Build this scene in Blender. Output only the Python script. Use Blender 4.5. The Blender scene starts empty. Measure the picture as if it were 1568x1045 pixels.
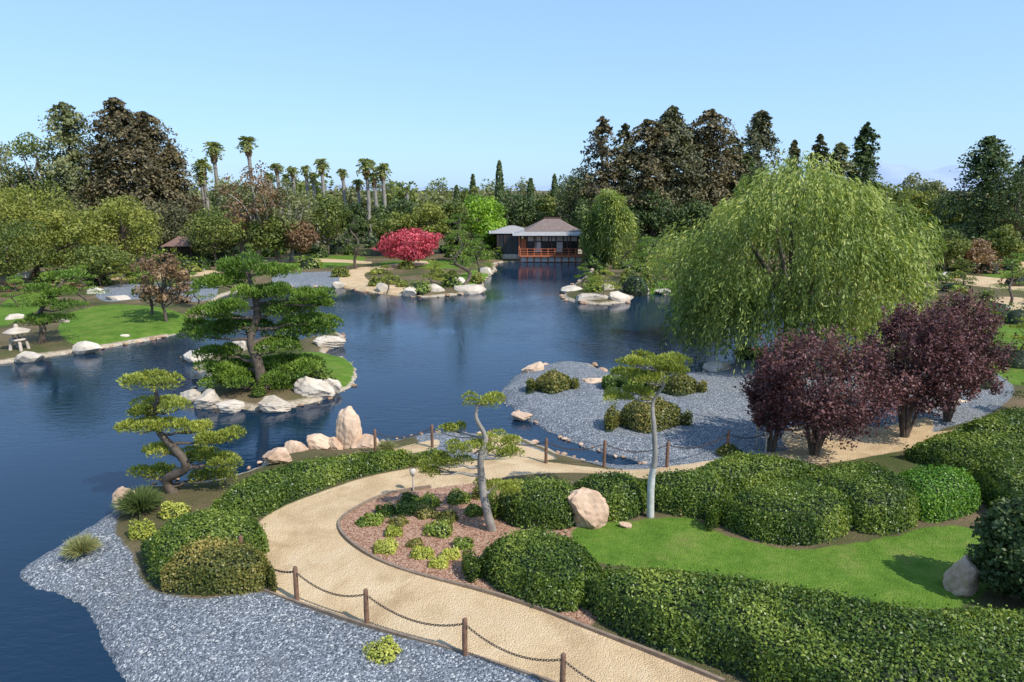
import bpy, bmesh, math, numpy as np
rng=np.random.default_rng(11)
CAMZ=9.4; PT=math.radians(12.5); F=1045.0
cp,sp=math.cos(PT),math.sin(PT)
LZ=0.4
# ---- survey helpers: bearing/depression readings -> world coordinates
def ray(u,v):
    xc=(u-784)/F; yc=(522.5-v)/F
    return np.array([xc, cp+yc*sp, -sp+yc*cp])
def gp(u,v,z=LZ):
    d=ray(u,v); t=(z-CAMZ)/d[2]
    return np.array([t*d[0],t*d[1],z])
def at(u,v,Y):
    d=ray(u,v); t=Y/d[1]
    return np.array([t*d[0],Y,CAMZ+t*d[2]])
def mpp(Y,z=3.0):   # metres per reading unit
    return (Y*cp+(CAMZ-z)*sp)/F
scene=bpy.context.scene
# ---------------------------------------------------------------- mesh builder
class MB:
    def __init__(s): s.V=[];s.F=[];s.M=[];s.T=[];s.S=[];s.n=0
    def add(s,v,f,mat=0,tint=0.5,smooth=False):
        v=np.asarray(v,float).reshape(-1,3); f=np.asarray(f,int)
        if len(f)==0: return
        s.V.append(v); s.F.append(f+s.n); s.n+=len(v)
        s.M.append(np.full(len(f),mat)); s.S.append(np.full(len(f),smooth))
        t=np.asarray(tint,float); s.T.append(np.full(len(v),float(t)) if t.ndim==0 else t)
    def build(s,name,mats,parent=None):
        V=np.concatenate(s.V); me=bpy.data.meshes.new(name)
        loops=np.concatenate([f.ravel() for f in s.F]); cnt=np.concatenate([np.full(len(f),f.shape[1]) for f in s.F])
        st=np.concatenate([[0],np.cumsum(cnt)[:-1]])
        me.vertices.add(len(V)); me.vertices.foreach_set("co",V.astype(np.float32).ravel())
        me.loops.add(len(loops)); me.loops.foreach_set("vertex_index",loops.astype(np.int32))
        me.polygons.add(len(cnt)); me.polygons.foreach_set("loop_start",st.astype(np.int32))
        me.polygons.foreach_set("material_index",np.concatenate(s.M).astype(np.int32))
        me.polygons.foreach_set("use_smooth",np.concatenate(s.S).astype(bool))
        me.update(calc_edges=True)
        a=me.attributes.new("tint",'FLOAT','POINT'); a.data.foreach_set("value",np.concatenate(s.T).astype(np.float32))
        for m in mats: me.materials.append(m)
        ob=bpy.data.objects.new(name,me); scene.collection.objects.link(ob)
        if parent: ob.parent=parent
        return ob
def nrm(a): return a/np.maximum(np.linalg.norm(a,axis=-1,keepdims=True),1e-9)
def leaves(mb,P,N,size,asp=0.6,jit=0.6,mat=0,tint=0.5):
    n=len(P)
    if n==0: return
    N=nrm(nrm(N)+jit*rng.normal(size=(n,3))); A=nrm(np.cross(N,rng.normal(size=(n,3)))); B=np.cross(N,A)
    s=(size*(0.6+0.8*rng.random(n)))[:,None]
    v=np.stack([P-A*s*.5,P+B*s*asp*.5,P+A*s*.5,P-B*s*asp*.5],1).reshape(-1,3)
    f=np.arange(4*n).reshape(n,4)
    t=np.repeat(np.clip(tint+rng.normal(0,.16,n),0,1),4)
    mb.add(v,f,mat,t)
def needles(mb,P,D,size,asp=0.25,jit=0.4,mat=0,tint=0.5):
    n=len(P); D=nrm(nrm(D)+jit*rng.normal(size=(n,3))); W=nrm(np.cross(D,rng.normal(size=(n,3))))
    s=(size*(0.65+0.7*rng.random(n)))[:,None]
    v=np.stack([P,P+D*s*.5+W*s*asp*.5,P+D*s,P+D*s*.5-W*s*asp*.5],1).reshape(-1,3)
    mb.add(v,np.arange(4*n).reshape(n,4),mat,np.repeat(np.clip(tint+rng.normal(0,.12,n),0,1),4))
def tube(mb,pts,rad,seg=7,mat=0,tint=0.5,wob=0.0):
    pts=np.asarray(pts,float); n=len(pts); rad=np.broadcast_to(np.asarray(rad,float),(n,))
    T=nrm(np.gradient(pts,axis=0)); ref=np.array([0.13,0.97,0.2]); A=nrm(np.cross(T,ref)); B=np.cross(T,A)
    an=np.linspace(0,2*np.pi,seg,endpoint=False)
    R=rad[:,None]*(1+wob*rng.normal(size=(n,seg)))
    v=pts[:,None]+R[...,None]*(np.cos(an)[None,:,None]*A[:,None]+np.sin(an)[None,:,None]*B[:,None])
    i=np.arange(n-1)[:,None]*seg; j=np.arange(seg)[None]; k=(j+1)%seg
    f=np.stack([i+j,i+k,i+seg+k,i+seg+j],-1).reshape(-1,4)
    mb.add(v.reshape(-1,3),f,mat,tint,True)
def spline(pts,k=5,closed=False):
    pts=np.asarray(pts,float); n=len(pts); out=[]
    rngi=range(n) if closed else range(n-1)
    for i in rngi:
        if closed: p0,p1,p2,p3=pts[i-1],pts[i],pts[(i+1)%n],pts[(i+2)%n]
        else: p0,p1,p2,p3=pts[max(i-1,0)],pts[i],pts[i+1],pts[min(i+2,n-1)]
        for t in np.linspace(0,1,k,endpoint=False):
            out.append(.5*((2*p1)+(-p0+p2)*t+(2*p0-5*p1+4*p2-p3)*t*t+(-p0+3*p1-3*p2+p3)*t**3))
    if not closed: out.append(pts[-1])
    return np.array(out)
def box(mb,c,s,mat=0,tint=0.5,rot=0.0):
    c=np.array(c,float); h=np.array(s,float)/2
    v=np.array([[x,y,z] for x in(-1,1) for y in(-1,1) for z in(-1,1)])*h
    if rot: cr,sr=math.cos(rot),math.sin(rot); v=np.stack([v[:,0]*cr-v[:,1]*sr,v[:,0]*sr+v[:,1]*cr,v[:,2]],1)
    f=[[0,1,3,2],[4,6,7,5],[0,4,5,1],[2,3,7,6],[0,2,6,4],[1,5,7,3]]
    mb.add(v+c,f,mat,tint)
_bm=bmesh.new(); bmesh.ops.create_icosphere(_bm,subdivisions=4,radius=1)
ICO_V=np.array([v.co[:] for v in _bm.verts]); ICO_F=np.array([[v.index for v in f.verts] for f in _bm.faces]); _bm.free()
_bm=bmesh.new(); bmesh.ops.create_icosphere(_bm,subdivisions=2,radius=1)
ICL_V=np.array([v.co[:] for v in _bm.verts]); ICL_F=np.array([[v.index for v in f.verts] for f in _bm.faces]); _bm.free()
def rock(mb,c,size,mat=0,hi=False,cuts=11,tint=None,rot=None,lim=(.5,.85)):
    V=(ICO_V if hi else ICL_V).copy()
    for _ in range(cuts):
        n=nrm(rng.normal(size=3)); d=rng.uniform(*lim); ex=np.maximum(V@n-d,0); V-=ex[:,None]*n
    for k in range(6): V+= (0.02*np.sin(V@(rng.normal(size=3)*(3+3*k))+k)[:,None])*nrm(V)
    V*=np.array(size); a=rng.uniform(0,6.28) if rot is None else rot
    ca,sa=math.cos(a),math.sin(a)
    V=np.stack([V[:,0]*ca-V[:,1]*sa,V[:,0]*sa+V[:,1]*ca,V[:,2]],1)
    mb.add(V+np.array(c),ICO_F if hi else ICL_F,mat,rng.uniform(.2,.8) if tint is None else tint,False)
# ---------------------------------------------------------------- materials
def newmat(name):
    m=bpy.data.materials.new(name); m.use_nodes=True; nt=m.node_tree; nt.nodes.clear()
    out=nt.nodes.new('ShaderNodeOutputMaterial'); return m,nt,out
def N(nt,t,**kw):
    n=nt.nodes.new(t)
    for k,v in kw.items(): setattr(n,k,v)
    return n
def ramp(nt,fac,cols):
    r=N(nt,'ShaderNodeValToRGB'); e=r.color_ramp.elements
    while len(e)<len(cols): e.new(0.5)
    for i,(p,c) in enumerate(cols): e[i].position=p; e[i].color=(*c,1)
    nt.links.new(fac,r.inputs[0]); return r.outputs[0]
def noise(nt,scale,detail=3,rough=.5,vec=None,dist=0):
    n=N(nt,'ShaderNodeTexNoise'); n.inputs['Scale'].default_value=scale; n.inputs['Detail'].default_value=detail
    n.inputs['Roughness'].default_value=rough; n.inputs['Distortion'].default_value=dist
    if vec is None:
        tc=N(nt,'ShaderNodeTexCoord'); vec=tc.outputs['Object']
    nt.links.new(vec,n.inputs['Vector']); return n.outputs['Fac']
def mix(nt,f,a,b,bt='MIX'):
    m=N(nt,'ShaderNodeMix',data_type='RGBA',blend_type=bt)
    for s,x in((0,f),(6,a),(7,b)):
        if isinstance(x,(int,float)): m.inputs[s].default_value=x
        elif isinstance(x,tuple): m.inputs[s].default_value=(*x,1)
        else: nt.links.new(x,m.inputs[s])
    return m.outputs[2]
def leafmat(name,dark,mid,light,trans=.25,rough=.5,g=1.25):
    m,nt,out=newmat(name); at_=N(nt,'ShaderNodeAttribute',attribute_name='tint')
    dark,mid,light=[(c[0]*g*1.06,c[1]*g,c[2]*g*.85) for c in(dark,mid,light)]
    col=ramp(nt,at_.outputs['Fac'],[(0.05,dark),(0.5,mid),(0.95,light)])
    nz=noise(nt,0.9,2); col=mix(nt,nz,col,mix(nt,1.0,col,(1.45,1.3,1.0),'MULTIPLY'))
    b=N(nt,'ShaderNodeBsdfPrincipled'); nt.links.new(col,b.inputs['Base Color']); b.inputs['Roughness'].default_value=rough
    b.inputs['Specular IOR Level'].default_value=.3
    t=N(nt,'ShaderNodeBsdfTranslucent'); nt.links.new(mix(nt,1.0,col,(1.5,1.5,.7),'MULTIPLY'),t.inputs['Color'])
    ms=N(nt,'ShaderNodeMixShader'); ms.inputs[0].default_value=trans
    nt.links.new(b.outputs[0],ms.inputs[1]); nt.links.new(t.outputs[0],ms.inputs[2]); nt.links.new(ms.outputs[0],out.inputs[0]); return m
def solid(name,c1,c2,scale=6,rough=.8,bump=.3,bd=.02,tint=False,detail=4):
    m,nt,out=newmat(name); nz=noise(nt,scale,detail,.6)
    if tint:
        a=N(nt,'ShaderNodeAttribute',attribute_name='tint')
        mm=N(nt,'ShaderNodeMath',operation='MULTIPLY_ADD'); nt.links.new(a.outputs['Fac'],mm.inputs[0]); mm.inputs[1].default_value=.7
        sb=N(nt,'ShaderNodeMath',operation='SUBTRACT'); nt.links.new(nz,sb.inputs[0]); sb.inputs[1].default_value=.35
        nt.links.new(sb.outputs[0],mm.inputs[2]); fac=mm.outputs[0]
    else: fac=nz
    col=ramp(nt,fac,[(.25,c1),(.75,c2)])
    b=N(nt,'ShaderNodeBsdfPrincipled'); nt.links.new(col,b.inputs['Base Color']); b.inputs['Roughness'].default_value=rough
    bp=N(nt,'ShaderNodeBump'); bp.inputs['Strength'].default_value=bump; bp.inputs['Distance'].default_value=bd
    nt.links.new(noise(nt,scale*3,4,.65),bp.inputs['Height']); nt.links.new(bp.outputs[0],b.inputs['Normal'])
    nt.links.new(b.outputs[0],out.inputs[0]); return m
M_bark=solid('bark',(.05,.035,.022),(.16,.12,.085),5)
M_barkg=solid('bark_grey',(.16,.14,.12),(.36,.32,.27),4)
M_white=solid('whitewash',(.42,.40,.36),(.68,.66,.61),6)
M_rock=solid('sandstone',(.33,.20,.12),(.66,.47,.32),1.6,.85,.5,.06,tint=True,detail=7)
M_rockw=solid('pale_stone',(.32,.25,.18),(.62,.53,.42),1.6,.85,.5,.06,tint=True,detail=7)
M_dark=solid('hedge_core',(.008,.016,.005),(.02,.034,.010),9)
M_wood=solid('post_wood',(.11,.055,.03),(.24,.13,.08),12)
M_chain=solid('chain_iron',(.03,.02,.015),(.09,.06,.045),30,.6)
G_pine=leafmat('pine_needles',(.03,.07,.016),(.085,.155,.03),(.18,.27,.055))
G_pine2=leafmat('pine_needles_yellow',(.07,.10,.022),(.18,.225,.05),(.29,.33,.09))
G_hedge=leafmat('hedge_leaves',(.018,.042,.010),(.068,.118,.022),(.20,.26,.06),.22,.38)
G_hedger=leafmat('hedge_leaves_rusty',(.04,.06,.016),(.11,.12,.036),(.24,.21,.08),.22,.42)
G_hedgeb=leafmat('hedge_leaves_bright',(.03,.09,.012),(.08,.18,.025),(.17,.30,.045),.22,.38)
G_broad=leafmat('broad_leaves',(.03,.055,.016),(.08,.115,.032),(.17,.20,.06))
G_yel=leafmat('yellow_green_leaves',(.06,.085,.018),(.135,.165,.04),(.23,.25,.07))
G_lime=leafmat('lime_leaves',(.06,.14,.012),(.15,.28,.03),(.25,.40,.05),g=1.1)
G_dark=leafmat('dark_leaves',(.016,.034,.014),(.045,.075,.028),(.10,.14,.055),.15)
G_con=leafmat('redwood_foliage',(.025,.034,.020),(.062,.072,.042),(.13,.125,.075),.12)
G_conb=leafmat('redwood_foliage_brown',(.035,.034,.022),(.085,.078,.048),(.16,.135,.085),.12)
G_gry=leafmat('greygreen_leaves',(.05,.07,.04),(.12,.145,.08),(.2,.22,.13))
G_will=leafmat('willow_leaves',(.05,.085,.022),(.14,.20,.055),(.30,.35,.12),.26)
G_plum=leafmat('plum_leaves',(.028,.013,.020),(.085,.038,.052),(.20,.10,.12),.2,g=1.0)
G_red=leafmat('crepe_flowers',(.16,.025,.05),(.42,.06,.12),(.58,.16,.25),g=1.0)
G_rust=leafmat('rusty_leaves',(.07,.05,.035),(.17,.11,.08),(.27,.2,.14),g=1.05)
G_chart=leafmat('chartreuse_leaves',(.12,.16,.03),(.27,.32,.07),(.42,.45,.14),g=1.1)
G_straw=leafmat('palm_thatch',(.12,.08,.05),(.22,.16,.1),(.32,.25,.18),g=1.0)
G_palm=leafmat('palm_fronds',(.05,.07,.035),(.14,.18,.07),(.24,.28,.13))
# ---------------------------------------------------------------- polygons / ground regions
def wp(pts,z=LZ,k=4,sm=True):
    p=np.array([gp(u,v,z)[:2] for u,v in pts]); return spline(p,k,True) if sm else p
def sdf(X,Y,poly,marg=2.0):
    out=np.full(X.shape,-marg); lo=poly.min(0)-marg; hi=poly.max(0)+marg
    sel=np.where((X>lo[0])&(X<hi[0])&(Y>lo[1])&(Y<hi[1]))[0]
    if len(sel)==0: return out
    x=X[sel];y=Y[sel]; d2=np.full(len(sel),1e9); ins=np.zeros(len(sel),bool)
    n=len(poly)
    for i in range(n):
        ax,ay=poly[i]; bx,by=poly[(i+1)%n]; ex,ey=bx-ax,by-ay; L=ex*ex+ey*ey+1e-12
        px=x-ax;py=y-ay; t=np.clip((px*ex+py*ey)/L,0,1)
        d2=np.minimum(d2,(px-t*ex)**2+(py-t*ey)**2)
        if ay!=by: ins^=((ay>y)!=(by>y))&(x<ex*(y-ay)/(by-ay)+ax)
    d=np.sqrt(d2); out[sel]=np.clip(np.where(ins,d,-d),-marg,marg*3); return out
lake_px=[(-900,1150),(240,1110),(190,1045),(155,990),(138,945),(105,915),(52,898),(32,882),(45,864),(75,846),(120,818),(165,788),(185,765),(205,750),(270,742),(340,735),(395,715),(415,700),(470,690),(530,688),(580,680),(640,668),(700,664),(760,668),(800,674),(830,684),(860,697),(900,706),(960,713),(988,711),(960,702),(905,690),(860,672),(825,655),(800,637),(775,618),(770,598),(780,583),(805,570),(835,560),(870,555),(905,559),(930,570),(990,576),(1050,573),(1090,570),(1115,560),(1140,553),(1220,552),(1300,545),(1370,520),(1400,490),(1380,465),(1300,452),(1200,447),(1100,446),(1060,450),(1030,452),(975,450),(965,462),(920,467),(870,461),(862,452),(880,435),(905,415),(897,402),(770,402),(760,415),(740,432),(742,445),(700,452),(650,456),(600,452),(550,446),(528,441),(480,440),(430,440),(380,444),(340,455),(320,475),(300,500),(262,515),(200,527),(130,538),(60,549),(0,558),(-300,600),(-900,660)]
LAKE=wp(lake_px,0.0,3)
ISL=wp([(283,548),(320,538),(400,538),(460,522),(515,511),(526,520),(505,535),(500,543),(530,550),(545,566),(538,592),(505,608),(470,620),(400,629),(340,622),(298,612),(300,598),(312,585),(300,570),(305,556)],0,4)
paths=[wp([(850,1050),(1000,1120),(1300,1120),(1110,1045),(1000,1000),(900,962),(820,930),(740,905),(640,880),(580,858),(535,828),(520,805),(530,790),(565,770),(600,757),(660,747),(740,737),(800,727),(860,722),(920,724),(1020,735),(1150,725),(1300,705),(1450,680),(1700,640),(1700,625),(1450,660),(1300,668),(1200,690),(1050,708),(960,716),(905,712),(850,706),(800,703),(740,706),(680,711),(620,719),(560,732),(500,750),(440,772),(400,797),(386,822),(388,850),(395,880),(408,905),(440,918),(560,958),(700,998),(800,1030)]),
 wp([(1200,660),(1290,640),(1340,655),(1420,640),(1420,670),(1340,690),(1230,700)]),
 wp([(1420,428),(1480,436),(1560,445),(1700,450),(1700,430),(1560,428),(1480,422),(1430,420)]),
 wp([(1500,470),(1530,455),(1600,460),(1700,470),(1700,500),(1568,492)]),
 wp([(1480,405),(1568,400),(1700,405),(1700,414),(1568,415)]),
 wp([(560,418),(600,412),(640,408),(660,402),(640,400),(600,405),(540,412),(520,425),(530,440),(560,440),(600,447),(620,440),(570,432)]),
 wp([(60,440),(130,432),(200,428),(280,425),(330,420),(330,414),(250,418),(130,424),(50,432)]),
 wp([(380,400),(470,396),(560,400),(560,404),(470,401),(380,406)]),
 wp([(560,690),(600,684),(640,676),(670,672),(668,684),(620,694)]),
 wp([(740,672),(800,676),(850,700),(760,702),(720,690)])]
gravs=[wp([(850,1050),(800,1030),(700,998),(560,958),(440,918),(408,908),(300,915),(225,895),(205,850),(175,810),(180,770),(100,800),(0,860),(0,960),(120,1120),(1000,1130)]),
 wp([(750,580),(800,555),(870,540),(930,560),(1040,560),(1140,545),(1300,540),(1400,560),(1490,560),(1550,590),(1530,625),(1450,655),(1330,690),(1150,710),(1030,716),(960,718),(900,700),(820,660),(760,630)]),
 wp([(640,660),(700,655),(780,664),(850,695),(820,703),(740,704),(680,700),(650,685)]),
 wp([(150,445),(200,434),(320,432),(330,450),(290,462),(220,458),(160,462)]),
 wp([(420,422),(470,417),(530,418),(545,432),(530,445),(430,446)])]
lawns=[wp([(880,810),(930,800),(1050,792),(1090,812),(1150,830),(1220,842),(1290,833),(1370,820),(1420,808),(1470,805),(1500,820),(1530,870),(1460,930),(1250,920),(1100,880),(930,865),(880,840)]),
 wp([(90,500),(110,478),(170,467),(240,470),(290,485),(280,500),(200,515),(130,525),(100,520)]),
 wp([(455,552),(500,545),(530,552),(542,566),(535,590),(505,603),(470,606),(450,590)],0),
 wp([(560,412),(600,400),(680,399),(720,402),(700,412),(620,409)]),
 wp([(400,402),(470,392),(540,392),(560,396),(540,406),(470,412),(410,412)]),
 wp([(0,470),(20,455),(70,445),(90,455),(50,480),(0,500)]),
 wp([(1500,560),(1560,540),(1700,545),(1700,590),(1560,590),(1500,580)]),
 wp([(1520,415),(1700,415),(1700,428),(1530,426)]),wp([(1500,500),(1600,500),(1700,510),(1700,530),(1510,535)]),wp([(1440,385),(1568,380),(1700,385),(1700,398),(1440,400)]),
 wp([(985,445),(1010,430),(1085,432),(1085,448),(1000,450)]), wp([(690,430),(720,415),(750,412),(735,430),(700,442)])]
mulch=[wp([(520,805),(530,790),(565,770),(600,757),(660,747),(740,737),(800,745),(890,790),(880,850),(930,880),(900,962),(820,930),(740,905),(640,880),(580,858),(535,828)])]
def land_sd(X,Y):
    L=sdf(X,Y,LAKE,6.0); L=np.where(L<=-6,-6,L)
    return np.maximum(-L,sdf(X,Y,ISL,2.0))
def height(sd,X,Y):
    return np.where(sd>0,LZ*(1-np.exp(-np.clip(sd,0,50)/0.7)),-0.9*(1-np.exp(np.clip(sd,-50,0)/0.7)))
nb,nr1,nr2=820,760,50
bear=np.radians(np.linspace(-58,58,nb)); inv=np.linspace(1/7.0,1/190,nr1); rr=np.concatenate([1/inv,np.geomspace(196,9000,nr2)])
R_,B_=np.meshgrid(rr,bear,indexing='ij'); GX=(R_*np.sin(B_)).ravel(); GY=(R_*np.cos(B_)).ravel()
wv=np.clip((np.hypot(GX,GY)-14)/12,.3,1)
lsd=land_sd(GX,GY)+wv*(.06*np.sin(GX*2.1+GY*1.3)+.05*np.sin(GX*4.7-GY*3.1))+.02*np.sin(GX*9+GY*8)+.02*np.sin(GX*13-GY*17); GZ=height(lsd,GX,GY)
near=np.where(lsd>0.6,1.0,0)*0.03
GZ+=near*(np.sin(GX*1.3+GY*.7)+np.sin(GX*.5-GY*1.9))*.5
me=bpy.data.meshes.new('ground'); nrr=len(rr)
i=np.arange(nrr-1)[:,None]*nb; j=np.arange(nb-1)[None]; fq=np.stack([i+j,i+j+1,i+nb+j+1,i+nb+j],-1).reshape(-1,4)[:,::-1]
me.vertices.add(len(GX)); me.vertices.foreach_set('co',np.stack([GX,GY,GZ],1).astype(np.float32).ravel())
me.loops.add(fq.size); me.loops.foreach_set('vertex_index',fq.astype(np.int32).ravel())
me.polygons.add(len(fq)); me.polygons.foreach_set('loop_start',(np.arange(len(fq))*4).astype(np.int32)); me.polygons.foreach_set('use_smooth',np.ones(len(fq),bool))
me.update(calc_edges=True)
def setattrf(name,val):
    a=me.attributes.new(name,'FLOAT','POINT'); a.data.foreach_set('value',val.astype(np.float32))
def group(polys):
    o=np.full(GX.shape,-2.0)
    for p in polys: o=np.maximum(o,sdf(GX,GY,p,2.0))
    return o
setattrf('shore',lsd); setattrf('path',group(paths)); setattrf('grav',group(gravs)); setattrf('lawn',group(lawns)); setattrf('mulch',group(mulch))
ground=bpy.data.objects.new('ground',me); scene.collection.objects.link(ground)
m,nt,out=newmat('ground_mat'); tc=N(nt,'ShaderNodeTexCoord'); O=tc.outputs['Object']
def edge(name,amp=.25,w=.04,sc=2.5,off=0):
    a=N(nt,'ShaderNodeAttribute',attribute_name=name); nz=noise(nt,sc,4,.6,O)
    ma=N(nt,'ShaderNodeMath',operation='MULTIPLY_ADD'); nt.links.new(nz,ma.inputs[0]); ma.inputs[1].default_value=amp; nt.links.new(a.outputs['Fac'],ma.inputs[2])
    mr=N(nt,'ShaderNodeMapRange'); nt.links.new(ma.outputs[0],mr.inputs[0]); mr.inputs[1].default_value=amp*.5-w+off; mr.inputs[2].default_value=amp*.5+w+off
    return mr.outputs[0]
def vor(scale,out_='Color'):
    v=N(nt,'ShaderNodeTexVoronoi'); v.inputs['Scale'].default_value=scale; nt.links.new(O,v.inputs['Vector']); return v.outputs[out_]
base=ramp(nt,noise(nt,.25,5,.6,O),[(.35,(.09,.115,.035)),(.5,(.17,.14,.07)),(.65,(.27,.19,.115))])
base=mix(nt,noise(nt,9,4,.7,O),base,mix(nt,1.0,base,(.45,.45,.4),'MULTIPLY'))
sepv=N(nt,'ShaderNodeSeparateColor'); nt.links.new(vor(28),sepv.inputs[0])
mulc=ramp(nt,sepv.outputs[0],[(0,(.22,.11,.065)),(.5,(.44,.26,.17)),(1,(.62,.44,.32))])
mulc=mix(nt,noise(nt,1.2,3,.5,O),mulc,mix(nt,1.0,mulc,(.72,.6,.55),'MULTIPLY'))
lw=ramp(nt,noise(nt,1.1,6,.7,O),[(.3,(.075,.145,.02)),(.5,(.115,.205,.03)),(.72,(.20,.255,.06))])
lw=mix(nt,ramp(nt,noise(nt,.8,6,.7,O),[(.56,(0,0,0)),(.72,(.6,.6,.6))]),lw,(.24,.23,.08))
lw=mix(nt,noise(nt,7,4,.7,O),mix(nt,1.0,lw,(.55,.62,.55),'MULTIPLY'),mix(nt,1.0,lw,(1.35,1.28,1.2),'MULTIPLY'))
lw=mix(nt,noise(nt,45,3,.7,O),mix(nt,1.0,lw,(.45,.5,.45),'MULTIPLY'),mix(nt,1.0,lw,(1.5,1.45,1.3),'MULTIPLY'))
sepg=N(nt,'ShaderNodeSeparateColor'); nt.links.new(vor(30),sepg.inputs[0])
gr=ramp(nt,sepg.outputs[1],[(0,(.05,.056,.064)),(.45,(.125,.14,.156)),(.82,(.20,.215,.235)),(1,(.46,.46,.45))])
gr=mix(nt,noise(nt,.55,6,.7,O),gr,mix(nt,1.0,gr,(1.5,1.46,1.4),'MULTIPLY'))
gr=mix(nt,ramp(nt,noise(nt,.35,5,.6,O),[(.52,(0,0,0)),(.68,(.4,.4,.4))]),gr,(.24,.215,.185))
pa=ramp(nt,noise(nt,.8,6,.6,O,.6),[(.3,(.48,.33,.18)),(.5,(.64,.46,.265)),(.7,(.70,.53,.33))])
pa=mix(nt,noise(nt,22,4,.7,O),mix(nt,1.0,pa,(.85,.84,.82),'MULTIPLY'),pa)
pa=mix(nt,ramp(nt,noise(nt,.45,4,.55,O,.8),[(.58,(0,0,0)),(.63,(.45,.45,.45))]),pa,(.40,.265,.14))
s2=edge('shore',.35,.1,2.0,.40)
rim=ramp(nt,noise(nt,6,5,.7,O),[(.3,(.22,.18,.12)),(.5,(.44,.36,.26)),(.7,(.58,.49,.38))])
c=mix(nt,s2,rim,base)
c=mix(nt,edge('mulch',.1),c,mulc); c=mix(nt,edge('lawn',.3),c,lw); c=mix(nt,edge('grav',.25,.05),c,gr); c=mix(nt,edge('path',.10,.03),c,pa)
s1=edge('shore',.35,.08,3.0,-.04)
weed=ramp(nt,noise(nt,5,4,.7,O),[(.4,(.045,.05,.03)),(.6,(.12,.13,.05))])
c=mix(nt,s1,weed,c)
b=N(nt,'ShaderNodeBsdfPrincipled'); nt.links.new(c,b.inputs['Base Color']); b.inputs['Roughness'].default_value=.95; b.inputs['Specular IOR Level'].default_value=.1
bp=N(nt,'ShaderNodeBump'); bp.inputs['Strength'].default_value=.8; bp.inputs['Distance'].default_value=.03
hh=N(nt,'ShaderNodeMath',operation='MULTIPLY_ADD'); nt.links.new(vor(30,'Distance'),hh.inputs[0]); hh.inputs[1].default_value=-1; nt.links.new(noise(nt,6,5,.7,O),hh.inputs[2])
nt.links.new(hh.outputs[0],bp.inputs['Height']); nt.links.new(bp.outputs[0],b.inputs['Normal']); nt.links.new(b.outputs[0],out.inputs[0])
me.materials.append(m)
# ---------------------------------------------------------------- water
mb=MB(); mb.add([[-160,-10,0],[160,-10,0],[160,100,0],[-160,100,0]],[[0,1,2,3]])
m,nt,out=newmat('lake_water'); tc=N(nt,'ShaderNodeTexCoord'); O=tc.outputs['Object']
b=N(nt,'ShaderNodeBsdfPrincipled'); b.inputs['Base Color'].default_value=(.006,.022,.045,1); b.inputs['Roughness'].default_value=.03; b.inputs['IOR'].default_value=1.37
mp=N(nt,'ShaderNodeMapping'); nt.links.new(O,mp.inputs[0]); mp.inputs['Scale'].default_value=(.5,1.3,1); mp.inputs['Rotation'].default_value=(0,0,.3)
h1=noise(nt,2.6,4,.6,mp.outputs[0],.4); h2=noise(nt,8,2,.5,mp.outputs[0]); mk=noise(nt,.07,4,.55,O)
ad=N(nt,'ShaderNodeMath',operation='MULTIPLY_ADD'); nt.links.new(h2,ad.inputs[0]); ad.inputs[1].default_value=.3; nt.links.new(h1,ad.inputs[2])
st=N(nt,'ShaderNodeMapRange'); nt.links.new(mk,st.inputs[0]); st.inputs[1].default_value=.38; st.inputs[2].default_value=.64; st.inputs[3].default_value=.06; st.inputs[4].default_value=.40
bp=N(nt,'ShaderNodeBump'); bp.inputs['Distance'].default_value=.075; nt.links.new(st.outputs[0],bp.inputs['Strength']); nt.links.new(ad.outputs[0],bp.inputs['Height'])
nt.links.new(bp.outputs[0],b.inputs['Normal']); nt.links.new(b.outputs[0],out.inputs[0])
mb.build('lake_water',[m])
# ---------------------------------------------------------------- vegetation generators
def lump(mb,c,rad,n,ls,mat=0,tint=.5,asp=.6,jit=.6,low=-1.0):
    D=nrm(rng.normal(size=(n,3))); D=D[D[:,2]>low]; k=len(D)
    r=rng.uniform(.72,1.08,k)**1
    leaves(mb,c+D*r[:,None]*np.array(rad),D+np.array([0,0,.25]),ls,asp,jit,mat,tint)
def broad(name,base,h,r,leafm,nl=4500,ls=.3,th=.18,nc=45,cr=.3,barkm=None,tv=.16,asp=.65,flat=1,mbuild=None):
    mb=mbuild or MB(); base=np.asarray(base,float); rz=h*(1-th)/2; cen=base+np.array([0,0,h*th+rz])
    D=nrm(rng.normal(size=(nc,3))); rad=rng.uniform(.25,1,nc)**.45
    C=cen+D*rad[:,None]*np.array([r,r,rz])*(1-cr*.75)
    tube(mb,[base-[0,0,.3],base+[rng.normal()*.04*h,rng.normal()*.03*h,h*.2],base+[rng.normal()*.04*h,0,h*.45],base+[0,0,h*.75]],[h*.028,h*.022,h*.016,h*.006],7,1)
    for c in C[rng.permutation(nc)[:min(14,nc)]]:
        s=base+np.array([0,0,h*rng.uniform(.15,.4)]); mid=(s+c)/2+rng.normal(size=3)*.04*h+[0,0,-.03*h]
        tube(mb,spline([s,mid,c],3),np.linspace(h*.012,h*.003,7),5,1)
    per=nl//nc
    for c in C:
        k=cr*rng.uniform(.6,1.4); t=.5+rng.normal()*tv
        lump(mb,c,(r*k,r*k,min(r,rz)*k*.85*flat),int(per*(k/cr)**1.5),ls,0,t,asp)
    if mbuild is None: return mb.build(name,[leafm,barkm or M_bark])
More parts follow.
